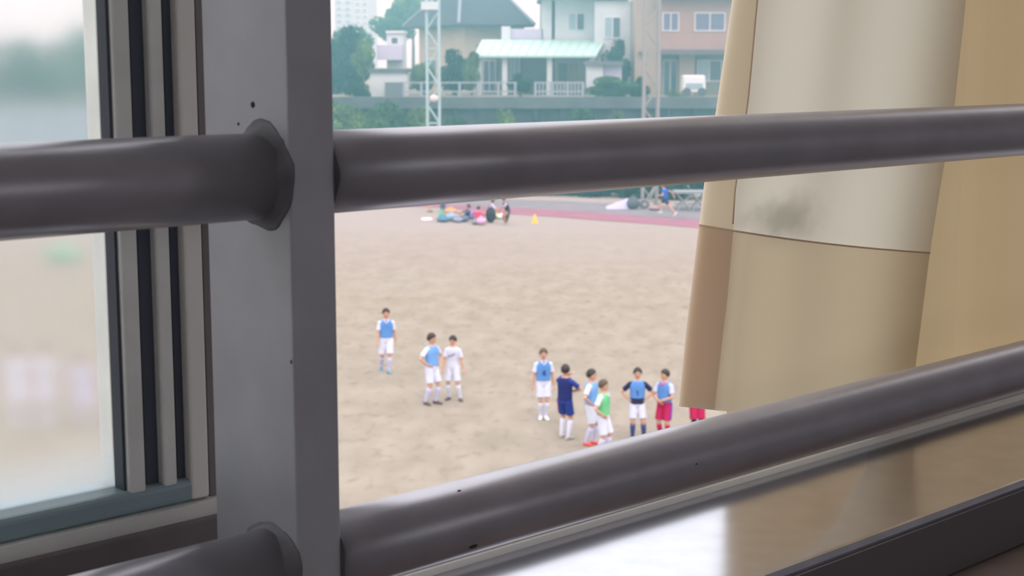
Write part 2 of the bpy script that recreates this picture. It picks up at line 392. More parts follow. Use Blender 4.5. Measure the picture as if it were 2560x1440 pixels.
# ---- house parts
def wallmat(n, c): return mat(n, c, .9, var=.03, scale=.7)
M_white = wallmat('white_render', (196,206,212)); M_beige = wallmat('beige_render', (188,178,162)); M_tanw = wallmat('tan_render', (160,132,124))
M_tanl = wallmat('grey_tan_render', (160,146,134)); M_lil = wallmat('lilac_parapet', (190,190,214))
M_roofd = mat('dark_roof_tile', (48,56,70), .8, var=.06, scale=1.2); M_aqua = mat('aqua_sheet_roof', (170,208,202), .6)
M_pane = mat('window_glass', (70,88,102), .15, 0, .6); M_panel = mat('window_glass_pale', (146,172,184), .3); M_panep = mat('window_shutter', (104,104,130), .5)
M_frame = mat('window_frame', (214,220,224), .6); M_shade = mat('shaded_porch_wall', (128,134,128), .9, var=.1, scale=.8); M_gbox = mat('grey_box', (98,106,114), .8)  # M_shade: porch and lower-storey shade put into the wall colour
M_trimd = mat('eave_dark', (98,90,96), .8)
def pbox(px0, px1, r0, r1, Y, dep, nm, m, par, front=0):
    x0, x1 = X(px0, Y), X(px1, Y); z1, z0 = Z(r0, Y), Z(r1, Y)
    return MB().box(x0, x1, Y-front, Y+dep, z0, z1).build(nm, m, par)
def window(px0, px1, r0, r1, Y, par, panes=2, mats=None, fm=None):
    fm = fm or M_frame
    x0, x1 = X(px0, Y), X(px1, Y); z1, z0 = Z(r0, Y), Z(r1, Y); t = .07
    mb = MB(); mb.box(x0, x1, Y-.08, Y+.03, z0, z0+t); mb.box(x0, x1, Y-.08, Y+.03, z1-t, z1)
    for k in range(panes+1):
        xx = x0+(x1-x0-t)*k/panes; mb.box(xx, xx+t, Y-.08, Y+.03, z0+t, z1-t)
    w = mb.build('window', fm, par)
    for k in range(panes):
        MB().box(x0+(x1-x0)*k/panes+t, x0+(x1-x0)*(k+1)/panes-.002, Y-.03, Y+.02, z0+t, z1-t).build('pane', (mats or [M_pane])[k % len(mats or [1])], w)
    return w
# ---- dark-roofed house, its corner towards us
Yc = 119.5; cx = X(1150, Yc); a = math.radians(28)
hA = thing('house', 'beige house with a dark grey hipped tile roof, behind the slim pale mast', 'house', (cx, Yc, ZT))
o = V((cx, Yc, 0)); ax = V((math.cos(a), math.sin(a), 0)); ay = V((-math.sin(a), math.cos(a), 0))
ze = Z(60, Yc)
MB().rbox(o, ax, ay, .9, 6.2, .9, 9.5, ZT, ze).build('wall', M_beige, hA)
P = lambda x, y, z: o+ax*x+ay*y+V((0,0,z))
ov = .1; zr = ze+4.0
ft = [P(-ov,-ov,ze), P(6.6,-ov,ze), P(6.6,10.4,ze), P(-ov,10.4,ze)]
fu = [q-V((0,0,.18)) for q in ft]
MB().add(fu+ft+[P(2.7,5.1,zr), P(5.0,5.1,zr)], [(3,2,1,0),(0,1,5,4),(1,2,6,5),(2,3,7,6),(3,0,4,7),(4,5,9,8),(5,6,9),(6,7,8,9),(7,4,8)]).build('roof', M_roofd, hA)
MB().tube([P(-ov,-ov,ze+.05), P(2.7,5.1,zr+.05), P(5.0,5.1,zr+.05), P(6.6,-ov,ze+.05)], .14, 6).build('ridge_cap', mat('ridge', (128,138,152), .8), hA)
MB().tube([P(-ov,10.4,ze+.05), P(2.7,5.1,zr+.05)], .14, 6).build('ridge_cap', MATS['ridge'], hA)
for (x0, x1, z0, z1) in ((1.4,2.8,1.0,2.5), (3.6,5.6,.6,2.6)):
    mb = MB().rbox(o, ax, ay, x0, x1, .80, .95, ZT+z0, ZT+z1); w = mb.build('window', M_frame, hA)
    MB().rbox(o, ax, ay, x0+.1, (x0+x1)/2-.04, .77, .9, ZT+z0+.1, ZT+z1-.1).build('pane', M_pane, w)
    MB().rbox(o, ax, ay, (x0+x1)/2+.04, x1-.1, .77, .9, ZT+z0+.1, ZT+z1-.1).build('pane', M_pane, w)
for (y0, y1, z0, z1) in ((2.5,4.0,1.2,2.6), (6.0,8.0,1.2,2.6)):
    w = MB().rbox(o, ax, ay, .80, .95, y0, y1, ZT+z0, ZT+z1).build('window', M_frame, hA)
    MB().rbox(o, ax, ay, .77, .9, y0+.1, y1-.1, ZT+z0+.1, ZT+z1-.1).build('pane', M_pane, w)
# ---- white annexe with balcony left of it
hD = thing('annexe', 'small white annexe with a stepped balcony beside the dark-roofed house', 'annexe', (X(985, 112), 112, ZT))
pbox(970, 1012, 80, 241, 112.6, 3, 'wall', M_white, hD); pbox(946, 1008, 112, 150, 111.6, 2.6, 'balcony', M_lil, hD)
pbox(968, 1014, 77, 82, 112.4, 3.4, 'roof', M_frame, hD); window(980, 1000, 92, 112, 112.6, hD, 1)
# ---- white gate lodge and grey box
hE = thing('gate_lodge', 'low white flat-roofed hut at the left end of the wall', 'hut', (X(965, 107), 107, ZT))
pbox(928, 1018, 180, 243, 107, 3, 'wall', M_white, hE); pbox(924, 1022, 172, 181, 106.8, 3.4, 'roof', M_cap, hE)
tag(pbox(964, 1010, 206, 243, 105.4, 1.2, 'storage_cabinet', M_gbox, None), 'dark grey storage cabinet in front of the low white hut', 'cabinet')
# ---- white house
Yb = 116.0
hB = thing('house', 'white two-storey house with two upper windows and a pale lean-to porch', 'house', (X(1420, Yb), Yb, ZT))
pbox(1386, 1486, -8, 243, Yb, 8, 'wall', M_white, hB); pbox(1484, 1573, 2, 243, Yb-1.6, 9, 'wall', M_white, hB)
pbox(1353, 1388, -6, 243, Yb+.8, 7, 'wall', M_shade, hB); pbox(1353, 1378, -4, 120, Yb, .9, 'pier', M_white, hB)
pbox(1346, 1572, -24, -2, Yb-2, 10, 'roof', mat('green_grey_roof', (140,158,152), .8), hB)
window(1418, 1460, 32, 77, Yb, hB, 2, [M_panel, M_pane]); window(1507, 1549, 42, 96, Yb-1.6, hB, 2, [M_panel, M_pane])
pbox(1276, 1356, 72, 100, Yb, 1.2, 'balcony_parapet', M_lil, hB); pbox(1254, 1276, 66, 104, Yb-.3, .7, 'pier', M_white, hB)
Yf = 109.5; yb2 = Yb-.2
zf, zb = Z(138, Yf), Z(99, yb2)
q = [V((X(1186,Yf),Yf,zf)), V((X(1488,Yf),Yf,zf)), V((X(1512,yb2),yb2,zb)), V((X(1206,yb2),yb2,zb))]
MB().hexa([p-V((0,0,.16)) for p in q]+q).build('porch_roof', M_aqua, hB)
for k in range(13):                 # seams of the sheet roof
    t = (k+.5)/13; p0 = q[0].lerp(q[1], t); p1 = q[3].lerp(q[2], t)
    MB().tube([p0+V((0,0,.03)), p1+V((0,0,.03))], .03, 5).build('roof_seam', M_aqua, hB)
for px in (1199, 1262, 1373, 1478): pbox(px-6.5, px+6.5, 140, 243, Yf+.5, .4, 'porch_post', M_white, hB)
pbox(1190, 1388, 110, 243, Yb+.6, .4, 'shaded_porch_wall', M_shade, hB)
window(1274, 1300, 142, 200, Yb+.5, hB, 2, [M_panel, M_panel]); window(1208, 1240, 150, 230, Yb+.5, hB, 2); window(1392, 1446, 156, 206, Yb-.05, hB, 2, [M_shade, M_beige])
# ---- small white van-like shed by the porch
sh = thing('garden_shed', 'small white shed with a grey flat roof between porch and dark bush', 'shed', (X(1505, 106.8), 106.8, ZT))
pbox(1466, 1506, 162, 243, 106.8, 1.8, 'wall', M_white, sh); pbox(1507, 1552, 162, 243, 107.1, 1.6, 'wall', M_lil, sh); pbox(1462, 1556, 153, 163, 106.5, 2.5, 'roof', M_gbox, sh)
# ---- tan house on the right
Yd = 110.0
hC = thing('house', 'tan two-storey house with wide shuttered windows, behind the grey lattice mast', 'house', (X(1700, Yd), Yd, ZT-1))
pbox(1648, 1900, -5, 132, Yd, 9, 'wall', M_tanw, hC); pbox(1584, 1650, -5, 262, Yd+.5, 9, 'wall', M_tanl, hC)
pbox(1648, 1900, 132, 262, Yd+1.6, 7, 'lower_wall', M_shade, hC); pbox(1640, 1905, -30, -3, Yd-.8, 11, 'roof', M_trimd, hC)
pbox(1648, 1900, 124, 136, Yd-.25, 2, 'string_course', M_trimd, hC)
window(1651, 1692, 31, 78, Yd, hC, 2, [M_panep]); window(1730, 1806, 31, 78, Yd, hC, 2, [M_panep]); window(1836, 1880, 31, 78, Yd, hC, 2, [M_panep])
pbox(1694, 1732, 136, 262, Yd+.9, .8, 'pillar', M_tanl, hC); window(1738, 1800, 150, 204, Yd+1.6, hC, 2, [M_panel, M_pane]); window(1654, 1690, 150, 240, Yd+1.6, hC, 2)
pbox(1595, 1612, 128, 136, Yd+.2, .5, 'ledge', M_trimd, hC)
pv = thing('parked_van', 'pale grey van parked below the tan house beside the curtain', 'van', (X(1730, 106.5), 106.5, ZT))
zb_ = ZT
MB().add([(X(1704,106.5),106.5,zb_+.25),(X(1762,106.5),106.5,zb_+.25),(X(1762,106.5),108.2,zb_+.25),(X(1704,106.5),108.2,zb_+.25),
          (X(1706,106.5),106.6,zb_+1.45),(X(1760,106.5),106.6,zb_+1.45),(X(1760,106.5),108.1,zb_+1.45),(X(1706,106.5),108.1,zb_+1.45)],
         [(3,2,1,0),(4,5,6,7),(0,1,5,4),(1,2,6,5),(2,3,7,6),(3,0,4,7)]).build('body', M_frame, pv, bevel=.12)
pbox(1712, 1754, 208, 222, 106.48, .1, 'windscreen', M_panel, pv)
for px in (1714, 1752):
    c_ = V((X(px, 106.5), 106.5, zb_+.3)); MB().tube([c_-V((0,.06,0)), c_+V((0,.25,0))], .3, 16).build('wheel', M_gask, pv)
# ---- far tower blocks
def tower(label, px0, px1, row, Y):
    t = thing('tower_block', label, 'tower block', (X((px0+px1)/2, Y), Y, 0)); m = mat('pale_block', (196,206,216), .9)
    pbox(px0, px1, row, 330, Y, 14, 'wall', m, t)
    n = 9
    for k in range(n):
        for c in range(2):
            r0 = row+14+k*16; w = (px1-px0)/2; window(px0+w*c+w*.2, px0+w*(c+1)-w*.2, r0, r0+8, Y-.02, t, 1, [M_panel])
tower('pale blue tower block at the upper left corner of the opening', 842, 886, -60, 230)
tower('pale tower block to the right of the other, nearer the trees', 892, 926, -40, 212)

# ================================================================== masts
def mast(label, pl, pr, Y, m, ztop, zb=0, step=1.15):
    x0, x1 = X(pl, Y), X(pr, Y); w = x1-x0
    t = thing('lattice_mast', label, 'mast', ((x0+x1)/2, Y, zb))
    for x in (x0, x1):
        for y in (Y, Y+w): MB().tube([(x,y,zb),(x,y,ztop)], .075, 8).build('leg', m, t)
    n = int((ztop-zb)/step)
    for k in range(n):
        z0 = zb+k*step; z1 = z0+step
        a_, b_ = (x0, x1) if k % 2 else (x1, x0)
        for y in (Y, Y+w): MB().tube([(a_,y,z0),(b_,y,z1)], .035, 5).build('brace', m, t)
    for k in range(0, n, 4):
        for y in (Y, Y+w): MB().tube([(x0,y,zb+k*step),(x1,y,zb+k*step)], .03, 5).build('tie', m, t)
    return t
M_mastA = mat('pale_mast', (168,196,200), .6, .1); M_mastB = mat('grey_mast', (150,150,150), .6, .1)
mA = mast('slim pale blue lattice mast in front of the dark-roofed house', 1069, 1099, 95, M_mastA, 14.5)
pbox(1056, 1098, 4, 24, 94.7, .5, 'floodlight', M_white, mA)
MB().ell(at(1085, 246, 94.8), (.28,.2,.22), n=10, m=6).build('lamp', mat('lamp_pink', (222,206,206), .5), mA, smooth=True)
mBt = mast('grey lattice mast rising beside the tan house', 1609, 1644, 88.5, M_mastB, 14.5)
gp1 = gp(1622, 524)
for px, rr in ((1604, 466), (1618, 470)):
    MB().tube([V((X(px, 88.4), 88.2, 0)), at(1640, 462, 88.4)], .05, 6).build('strut', M_mastB, mBt)

# ================================================================== vegetation
def leaf_mesh(name, seed, n, size, blobs=14):
    R = random.Random(seed); vs = []; fs = []
    bl = []
    for k in range(blobs):
        q = V((R.gauss(0,1), R.gauss(0,1), R.gauss(0,1))).normalized()*R.uniform(.35,.72); bl.append((q, R.uniform(.28,.45)))
    bl.append((V((0,0,0)), .6))
    for i in range(n):
        c, r = bl[i % len(bl)]
        q = V((R.gauss(0,1), R.gauss(0,1), R.gauss(0,1))).normalized(); p = c+q*r*R.uniform(.75,1.05)
        nn = (q+V((R.gauss(0,.6), R.gauss(0,.6), R.gauss(0,.6)))).normalized()
        t = nn.cross(V((R.random()-.5, R.random()-.5, R.random()-.5))).normalized(); b = nn.cross(t)
        s = size*R.uniform(.6,1.3); k = len(vs)
        vs += [p-t*s, p+b*s*.5+nn*s*.15, p+t*s, p-b*s*.5+nn*s*.15]; fs.append((k,k+1,k+2,k+3))
    me = bpy.data.meshes.new(name); me.from_pydata([tuple(v) for v in vs], [], fs); me.update(); return me
def leafmat(n, c): return mat(n, c, .7, 0, .3, var=.25, scale=1.6, trans=.3)
ML = [leafmat('leaf_deep', (34,64,46)), leafmat('leaf_mid', (64,98,58)), leafmat('leaf_light', (100,126,68)), leafmat('leaf_olive', (92,112,72))]
M_bark = mat('bark', (92,78,66), .9, var=.15, scale=3)
CR = {}
def crown(m, var):
    k = (m, var)
    if k not in CR: me = leaf_mesh('crown', 10*m+var, 4200, .085, 13+var*3); me.materials.append(ML[m]); CR[k] = me
    return CR[k]
TC = [0]
def plant(kind, label, px, row0, row1, wpx, Y, m, group=None, base=None, depth=None):
    TC[0] += 1
    zt_, zb_ = Z(row0, Y), Z(row1, Y); x = X(px, Y); w = wpx/F*Y/2; base = ZT if base is None else base
    t = thing(kind, label, kind.split('_')[-1], (x, Y, base), group)
    o = bpy.data.objects.new('crown' if kind == 'tree' else 'foliage', crown(m, TC[0] % 3)); COL.objects.link(o); o.parent = t
    h = (zt_-zb_)/2; o.location = (0, 0, (zt_+zb_)/2-base); o.scale = (w*1.02, depth or min(w, 3.2), h*1.05); o.rotation_euler = (0, 0, TC[0]*1.3)
    # keep the silhouette extents when turned
    o.rotation_euler = (0, 0, math.pi*(TC[0] % 2))
    zc = max(.3, (zt_+zb_)/2-base)
    MB().tube([(x,Y,base-.1),(x+.05,Y,base+zc*.5),(x,Y,base+zc)], [max(.08,w*.09),max(.06,w*.07),.04], 7).build('trunk' if kind == 'tree' else 'stem', M_bark, t)
    return t
T = lambda *a, **k: plant('tree', *a, **k)
B = lambda *a, **k: plant('bush', *a, **k)
g1 = 'trees around the houses'
T('tall dark green tree right beside the window post', 872, 78, 262, 150, 114.5, 0, g1)
T('lighter green tree right of the dark one, left of the white annexe', 912, 96, 190, 62, 110.9, 2, g1)
T('green treetop behind the annexe and the dark roof', 985, 18, 110, 120, 141, 1, g1)
T('pale green treetop touching the sky left of the dark roof', 1035, -20, 60, 110, 146, 2, g1)
T('tree filling the space below the pale tower blocks', 880, 62, 180, 130, 126, 1, g1)
B('round dark bush next to the low white hut', 893, 196, 258, 74, 105.5, 0, depth=.8)
B('bush growing against the beige house wall', 1056, 150, 240, 76, 111.4, 3, depth=.9)
B('dark shrub between the mast and the porch', 1140, 120, 235, 95, 109, 0)
B('tall shrub in the shade left of the porch', 1180, 128, 240, 60, 108.6, 3)
B('rounded dark shrub in front of the porch posts', 1300, 186, 238, 72, 106, 0)
T('dense dark evergreen tree against the white house', 1540, 96, 225, 76, 111.8, 0, g1, depth=1.6)
B('wide low hedge bush below the garden shed', 1530, 190, 246, 150, 105.6, 1, depth=.9)
B('dark bush at the foot of the tan house', 1595, 196, 262, 60, 105.8, 0)
B('olive shrub in front of the tan house, by the curtain', 1680, 225, 285, 70, 105.2, 3)
# row along the foot of the wall
for i, (px, r0, r1, w, m, lb) in enumerate((
    (812,246,420,120,1,'leafy bush at the foot of the wall, hidden mostly by the post'), (880,262,420,130,2,'light green bush left of the pale mast, nearest the post'),
    (965,250,420,130,1,'mid green bush below the low white hut'), (1045,258,420,100,2,'light green bush right below the pale mast'),
    (1140,288,430,90,1,'low bush just right of the pale mast'), (1262,268,430,80,2,'yellow-green shrub sprouting under the wall parapet'),
    (1340,292,430,90,0,'dark low bush under the wall in the middle'), (1450,268,430,90,1,'green shrub under the railing with upright bars'),
    (1540,276,440,90,3,'olive shrub against the wall left of the lattice mast'))):
    B(lb, px, r0, r1, w, YW-1.6-(i % 3)*.7, m, base=0, depth=1.3)
# dark hedge seen just below the upper bar
for i, (px, r0, w, lb) in enumerate(((1400,420,150,'dark hedge clump where the hedge begins'), (1500,405,150,'dark hedge clump behind the lavender tarpaulin'), (1600,400,150,'dark hedge clump behind the grey lattice mast'), (1710,395,160,'dark hedge clump behind the grey trestle stand'), (1820,395,160,'dark hedge clump hidden by the curtain'))):
    B(lb, px, r0, 516, w, 97-(i*1.0), 0, group='hedge clumps along the track', base=0, depth=1.6)
# trees and a pale wall seen through the dusty pane
for i, (px, r0, r1, w, Y, m, lb) in enumerate(((-60,70,330,240,112,2,'broad green tree at the far left behind the dusty pane'), (80,96,330,200,108,1,'darker tree seen through the middle of the dusty pane'),
    (215,66,320,200,114,2,'light green tree behind the dusty pane, next to the window frame'), (340,60,320,200,116,1,'tree hidden behind the sliding window stiles'), (470,40,330,220,118,1,'tree hidden behind the sliding window, nearest the post'), (620,60,330,240,113,0,'tree hidden by the guard post'), (760,50,330,200,114,1,'tree hidden by the right side of the guard post'))):
    T(lb, px, r0, r1, w, Y, m, g1)
lw = thing('boundary_wall', 'long pale blue-grey boundary wall behind the dusty pane', 'wall', (X(200, 103), 103, 0))
for k in range(10):
    px0 = -360+k*100; pbox(px0+1, px0+99, 268, 420, 103+(k % 2)*.05, .3, 'panel', mat('pale_panel', (150,164,176), .9, var=.06, scale=.7), lw)
MB().box(X(-360,103), X(640,103), 102.9, 103.4, 0, Z(420,103)).build('footing', M_cap, lw)

# ================================================================== things at the edge of the ground
def tarp():
    o_ = gp(1545, 522); mb = MB(); R = random.Random(3); nx, ny = 14, 6; g = []
    x0, x1 = gp(1515, 522).x, gp(1575, 522).x
    for j in range(ny+1):
        for i in range(nx+1):
            s, t = i/nx, j/ny; h = (.06+.52*s**.9)*(1-abs(2*t-1)**3)*(1 if 0 < i < nx else .4)+R.uniform(-.02,.03)
            g.append((x0+(x1-x0)*s, o_.y-.3+1.5*t, max(.0, h)))
    mb.add(g, [(j*(nx+1)+i, j*(nx+1)+i+1, (j+1)*(nx+1)+i+1, (j+1)*(nx+1)+i) for i in range(nx) for j in range(ny)])
    return tag(mb.build('tarpaulin', mat('lavender_tarp', (176,178,216), .6), smooth=True), 'lavender tarpaulin lying in a wedge against the hedge', 'tarpaulin')
tarp()
def tyre(label, px, row, R_, r, tilt):
    g = gp(px, row); mb = MB(); n, k = 28, 10; c_ = g+V((0, 0, R_+r)); rs = []
    for i in range(n+1):
        a_ = 2*math.pi*i/n; d_ = V((math.cos(a_), 0, math.sin(a_)))
        rs.append([c_+d_*(R_+r*math.cos(2*math.pi*j/k))+V((0,1,0))*r*1.1*math.sin(2*math.pi*j/k) for j in range(k)])
    mb.rings(rs, cap=False); return tag(mb.build('tyre', mat('tyre_rubber', (112,118,126), .8), smooth=True), label, 'tyre')
tyre('old grey tyre standing at the foot of the lattice mast', 1611, 522, .2, .085, 0)
def sack(name, label, cat, px, row, w, h, m, dy=.3, knot=True, group=None):
    g = gp(px, row); t = thing(name, label, cat, g, group)
    R = random.Random(hash(px) % 99); s = R.random()*9
    mb = MB().ell(g+V((0,0,h*.48)), (w/2, dy, h*.5), n=18, m=12, fn=lambda q: 1+.12*mnoise.noise(q*2+V((s,s,s))))
    for i, v in enumerate(mb.v): v.z = max(v.z, .0)
    mb.build('body', m, t, smooth=True)
    MB().tube([g+V((-w*.22,-dy*.6,h*.85)), g+V((-w*.1,-dy*.5,h*1.12)), g+V((w*.1,-dy*.5,h*1.12)), g+V((w*.22,-dy*.6,h*.85))], .02, 6).build('handle', m, t, smooth=True)
    return t
sack('ground_sack', 'dark grey stuffed sack between tarpaulin and tyre', 'sack', 1583, 523, .75, .75, mat('grey_sack', (92,98,108), .9))
sack('ground_sack', 'dusty pink sack right of the tyre', 'sack', 1636, 526, .7, .3, mat('pink_sack', (164,142,144), .9))
def trestle():
    g = gp(1725, 527); x0, x1 = gp(1690, 527).x, gp(1768, 527).x; t = thing('trestle_stand', 'grey steel trestle stand with crossed legs, left of the curtain', 'trestle', g)
    y0, y1 = g.y, g.y+1.1; zt_ = .98; m = mat('trestle_steel', (140,150,156), .6, .2)
    MB().box(x0-.1, x1+.1, y0-.1, y1+.1, zt_, zt_+.12).build('top', m, t)
    for y in (y0, y1):
        for s in (0, 1):
            xa_ = x0+(x1-x0)*.5*s; xb_ = xa_+(x1-x0)*.5
            MB().tube([(xa_+.05,y,0),(xb_-.05,y,zt_)], .045, 6).build('leg', m, t); MB().tube([(xb_-.05,y,0),(xa_+.05,y,zt_)], .045, 6).build('leg', m, t)
        MB().tube([(x0,y,.28),(x1,y,.28)], .035, 6).build('stretcher', m, t)
trestle()
def cone(label, px, row, h):
    g = gp(px, row); t = thing('traffic_cone', label, 'cone', g); m = mat('cone_yellow', (232,186,66), .6)
    n = 18; rr = [(.17,.03),(.15,.05),(.13,.1),(.05,h-.02),(.03,h)]
    MB().rings([[g+V((r*math.cos(2*math.pi*j/n), r*math.sin(2*math.pi*j/n), z)) for j in range(n)] for r, z in rr]).build('body', m, t, smooth=True)
    MB().box(g.x-.19, g.x+.19, g.y-.19, g.y+.19, 0, .035).build('base', m, t, bevel=.01)
cone('yellow training cone standing on the sand before the pink track', 1337, 558, .47)
g = gp(1067, 551); mb = MB(); n = 20
mb.rings([[g+V((r*math.cos(2*math.pi*j/n), r*math.sin(2*math.pi*j/n), z)) for j in range(n)] for r, z in ((.30,.0),(.32,.06),(.26,.12),(.10,.13))])
tag(mb.build('marker_disc', mat('white_disc', (244,242,250), .6), smooth=True), 'flat white marker disc lying left of the pile of bags', 'marker disc')
mt = lambda n, c: mat(n, c, .85)
for nm, lb, px, row, w, h, m in (
    ('sports_bag','teal blue sports bag at the left end of the bag pile',1108,555,.75,.34,mt('bag_teal',(92,132,160))), ('sports_bag','small green bag lying on the teal blue bag row',1104,549,.3,.5,mt('bag_green',(90,180,150))),
    ('sports_bag','pale blue sports bag in the middle of the bag row',1130,551,.7,.42,mt('bag_pale',(150,178,206))), ('sports_bag','tan sports bag behind the pale blue bag',1127,537,.7,.42,mt('bag_tan',(200,160,112))),
    ('sports_bag','grey blue bag in front of the person in navy',1146,556,.5,.3,mt('bag_greyblue',(140,156,180))), ('sports_bag','slate bag at the knees of the person in navy',1162,554,.45,.34,mt('bag_slate',(104,116,146))),
    ('sports_bag','lilac bag in front of the person in red',1203,562,.5,.42,mt('bag_lilac',(214,170,206))), ('sports_bag','grey bag touching the lilac bag',1188,561,.4,.3,mt('bag_grey',(140,136,150))),
    ('sports_bag','yellow-green bag right of the black backpack',1238,547,.36,.34,mt('bag_lime',(200,206,104))), ('sports_bag','white bag beside the legs of the standing person',1253,548,.42,.3,mt('bag_white',(226,228,244))),
    ('sports_bag','lavender blanket roll between the people in navy and red',1180,548,.85,.5,mt('bag_lav',(140,140,190)))):
    sack(nm, lb, 'bag', px, row, w, h, m, .28, group='bags in the pile by the track')
sack('backpack', 'large black backpack leaning at the right of the bag pile', 'backpack', 1227, 556, .56, .82, mt('bag_black',(44,46,56)), .3)
g = gp(160, 652)
sack('ground_cover', 'low green covered heap on the sand, seen through the dusty pane', 'heap', 160, 652, 1.6, .6, mt('cover_green',(120,180,150)), .6)

# ================================================================== people
M_skin = mat('skin', (196,150,128), .6, var=.04, scale=8); M_skind = mat('skin_tan', (172,124,102), .6, var=.04, scale=8)
M_hair = mat('hair', (48,40,40), .6); M_hairb = mat('hair_brown', (84,68,56), .6); M_eye = mat('eye', (40,32,30), .4); M_lip = mat('lip', (158,92,84), .6)
def cl(n, c): return mat('cloth_'+n, c, .85, 0, .2, var=.03, scale=6)
WHITE = cl('white', (204,203,218)); BLUE = cl('bib_blue', (94,140,200)); BLUE2 = cl('bib_light', (116,160,214)); GREEN = cl('bib_green', (110,186,132)); NAVY = cl('navy', (46,50,78)); ROYAL = cl('royal', (48,66,136))
RED = cl('red', (176,40,84)); LILAC = cl('lilac', (190,188,216)); SHIRT = cl('brightblue', (44,96,196)); BLACK = cl('black', (40,40,50)); DARKBL = cl('darkblue', (40,50,104)); SOCKN = cl('sock_navy', (72,82,130)); PINK = cl('pinkred', (214,60,104)); JEAN = cl('jean', (84,96,132)); GREY = cl('greyshort', (78,74,78))
S_TEAL = cl('shoe_teal', (104,144,160)); S_DARK = cl('shoe_dark', (96,84,88)); S_WHITE = cl('shoe_white', (226,224,230)); S_ORANGE = cl('shoe_orange', (244,92,84)); S_GREY = cl('shoe_grey', (176,170,166))
MARK = cl('mark', (52,74,128)); SCRIB = cl('script', (120,120,150)); PURPLE = cl('purple', (110,60,170))
def ik(a, b, l1, l2, pole):
    a, b = V(a), V(b); d = b-a; L = d.length
    if L > (l1+l2)*.999: b = a+d*((l1+l2)*.999/L); d = b-a; L = d.length
    x = (l1*l1-l2*l2+L*L)/(2*L); h = math.sqrt(max(0, l1*l1-x*x)); n = d.normalized()
    p = V(pole); p = (p-n*p.dot(n))
    p = p.normalized() if p.length > 1e-5 else V((0,-1,0))
    return a+n*x+p*h, b
TOR = [(.85,.140,.100),(.93,.158,.110),(1.0,.148,.104),(1.08,.138,.098),(1.2,.152,.104),(1.32,.168,.108),(1.40,.166,.098),(1.445,.112,.078),(1.475,.062,.058)]
def person(label, px, row, toprow, yaw, o, hip=(0,0,.945), spine=(0,0,1), fl=(.11,0,0), fr=(-.11,0,0), fly=12, fry=-12, hl=(.27,-.04,.80), hr=(-.27,-.04,.80), el=(.6,1,0), er=(-.6,1,0),
           head=0, nod=0, vox=.0095, kl=(.1,-1,.1), kr=(-.1,-1,.1), height=None, lift_l=0, lift_r=0, group=None):
    g = gp(px, row)
    sc = ((at(px, toprow, g.y).z)/1.765) if toprow is not None else height/1.765
    P = thing('person', label, 'person', g, group, math.radians(yaw), sc, local=True)
    hip = V(hip); sp = V(spine).normalized(); sx = V((1,0,0)); sx = (sx-sp*sx.dot(sp)).normalized(); fw = sx.cross(sp)*-1     # fw: backwards is +, we face -Y
    fw = sp.cross(sx)                                                     # points to +Y (back)
    S = lambda z, x=0, y=0: hip+sp*(z-.945)+sx*x+fw*y
    def torso(mb, rows, grow, zlo=0, zhi=9, n=18, squash=1):
        rs = []
        for z, a, b in rows:
            if z < zlo-.001 or z > zhi+.001: continue
            rs.append([S(z)+sx*(a*squash+grow)*math.copysign(abs(math.cos(t))**.85, math.cos(t))+fw*(b+grow)*math.copysign(abs(math.sin(t))**.85, math.sin(t)) for t in [2*math.pi*j/n for j in range(n)]])
        return mb.rings(rs)
    shl, shr = S(1.365, .172, .005), S(1.365, -.172, .005)
    ell_, wl_ = ik(shl, hl, .285, .25, el); elr_, wr_ = ik(shr, hr, .285, .25, er)
    hjl, hjr = S(.90, .085), S(.90, -.085)
    al, ar = V(fl)+V((0,.02,.085)), V(fr)+V((0,.02,.085))
    knl, al = ik(hjl, al, .425, .42, kl); knr, ar = ik(hjr, ar, .425, .42, kr)
    # ---- body: one continuous skin
    mb = MB(); torso(mb, TOR, -.004)
    hc = S(1.618, 0, -.012); HM = Matrix.Rotation(math.radians(head), 3, 'Z') @ Matrix.Rotation(math.radians(nod), 3, 'X')
    if sp.z < .95: hc = S(1.475)+V((0,-.03,.0))+(V((0,0,.13))+sp*.06)*.8
    mb.tube([S(1.44), S(1.50, 0, -.004), hc+HM@V((0,.01,-.05))], [.062,.054,.056], 12)
    mb.ell(hc, (.082,.100,.118), HM, 16, 12, fn=lambda q: 1-.10*max(0,-q.z)**2)
    mb.ell(hc+HM@V((0,-.03,-.068)), (.052,.058,.046), HM, 12, 8)
    mb.tube([hc+HM@V((0,-.088,.012)), hc+HM@V((0,-.108,-.022)), hc+HM@V((0,-.092,-.034))], [.010,.017,.014], 8, True)
    for s in (-1, 1): mb.ell(hc+HM@V((.078*s,.008,-.01)), (.014,.024,.034), HM, 8, 6)
    for sh, e, w, s in ((shl, ell_, wl_, 1), (shr, elr_, wr_, -1)):
        mb.tube([S(1.37, .12*s), sh, sh.lerp(e,.5), e, e.lerp(w,.35), w], [.055,.056,.047,.039,.040,.028], 12, True)
        d_ = (w-e).normalized(); inn = V((-s,0,0)); inn = (inn-d_*inn.dot(d_)).normalized(); sd = d_.cross(inn)
        if sd.y > 0: sd = -sd                                            # thumb side faces forward
        mb.ell(w+d_*.048, (.040,.017,.052), Matrix((sd, inn, d_)).transposed(), 10, 8)
        for k, ln in enumerate((.066,.076,.072,.056)):
            b0 = w+d_*.085+sd*(.030-.020*k); b1 = b0+d_*ln*.5+inn*ln*.18; b2 = b1+d_*ln*.32+inn*ln*.38
            mb.tube([w+d_*.06+sd*(.028-.019*k), b0, b1, b2], [.0105,.010,.0095,.008], 6, True)
        t0 = w+d_*.025+sd*.026; t1 = t0+d_*.03+sd*.024+inn*.006; mb.tube([w+d_*.02+sd*.01, t0, t1, t1+d_*.028+inn*.014], [.014,.013,.0115,.0095], 6, True)
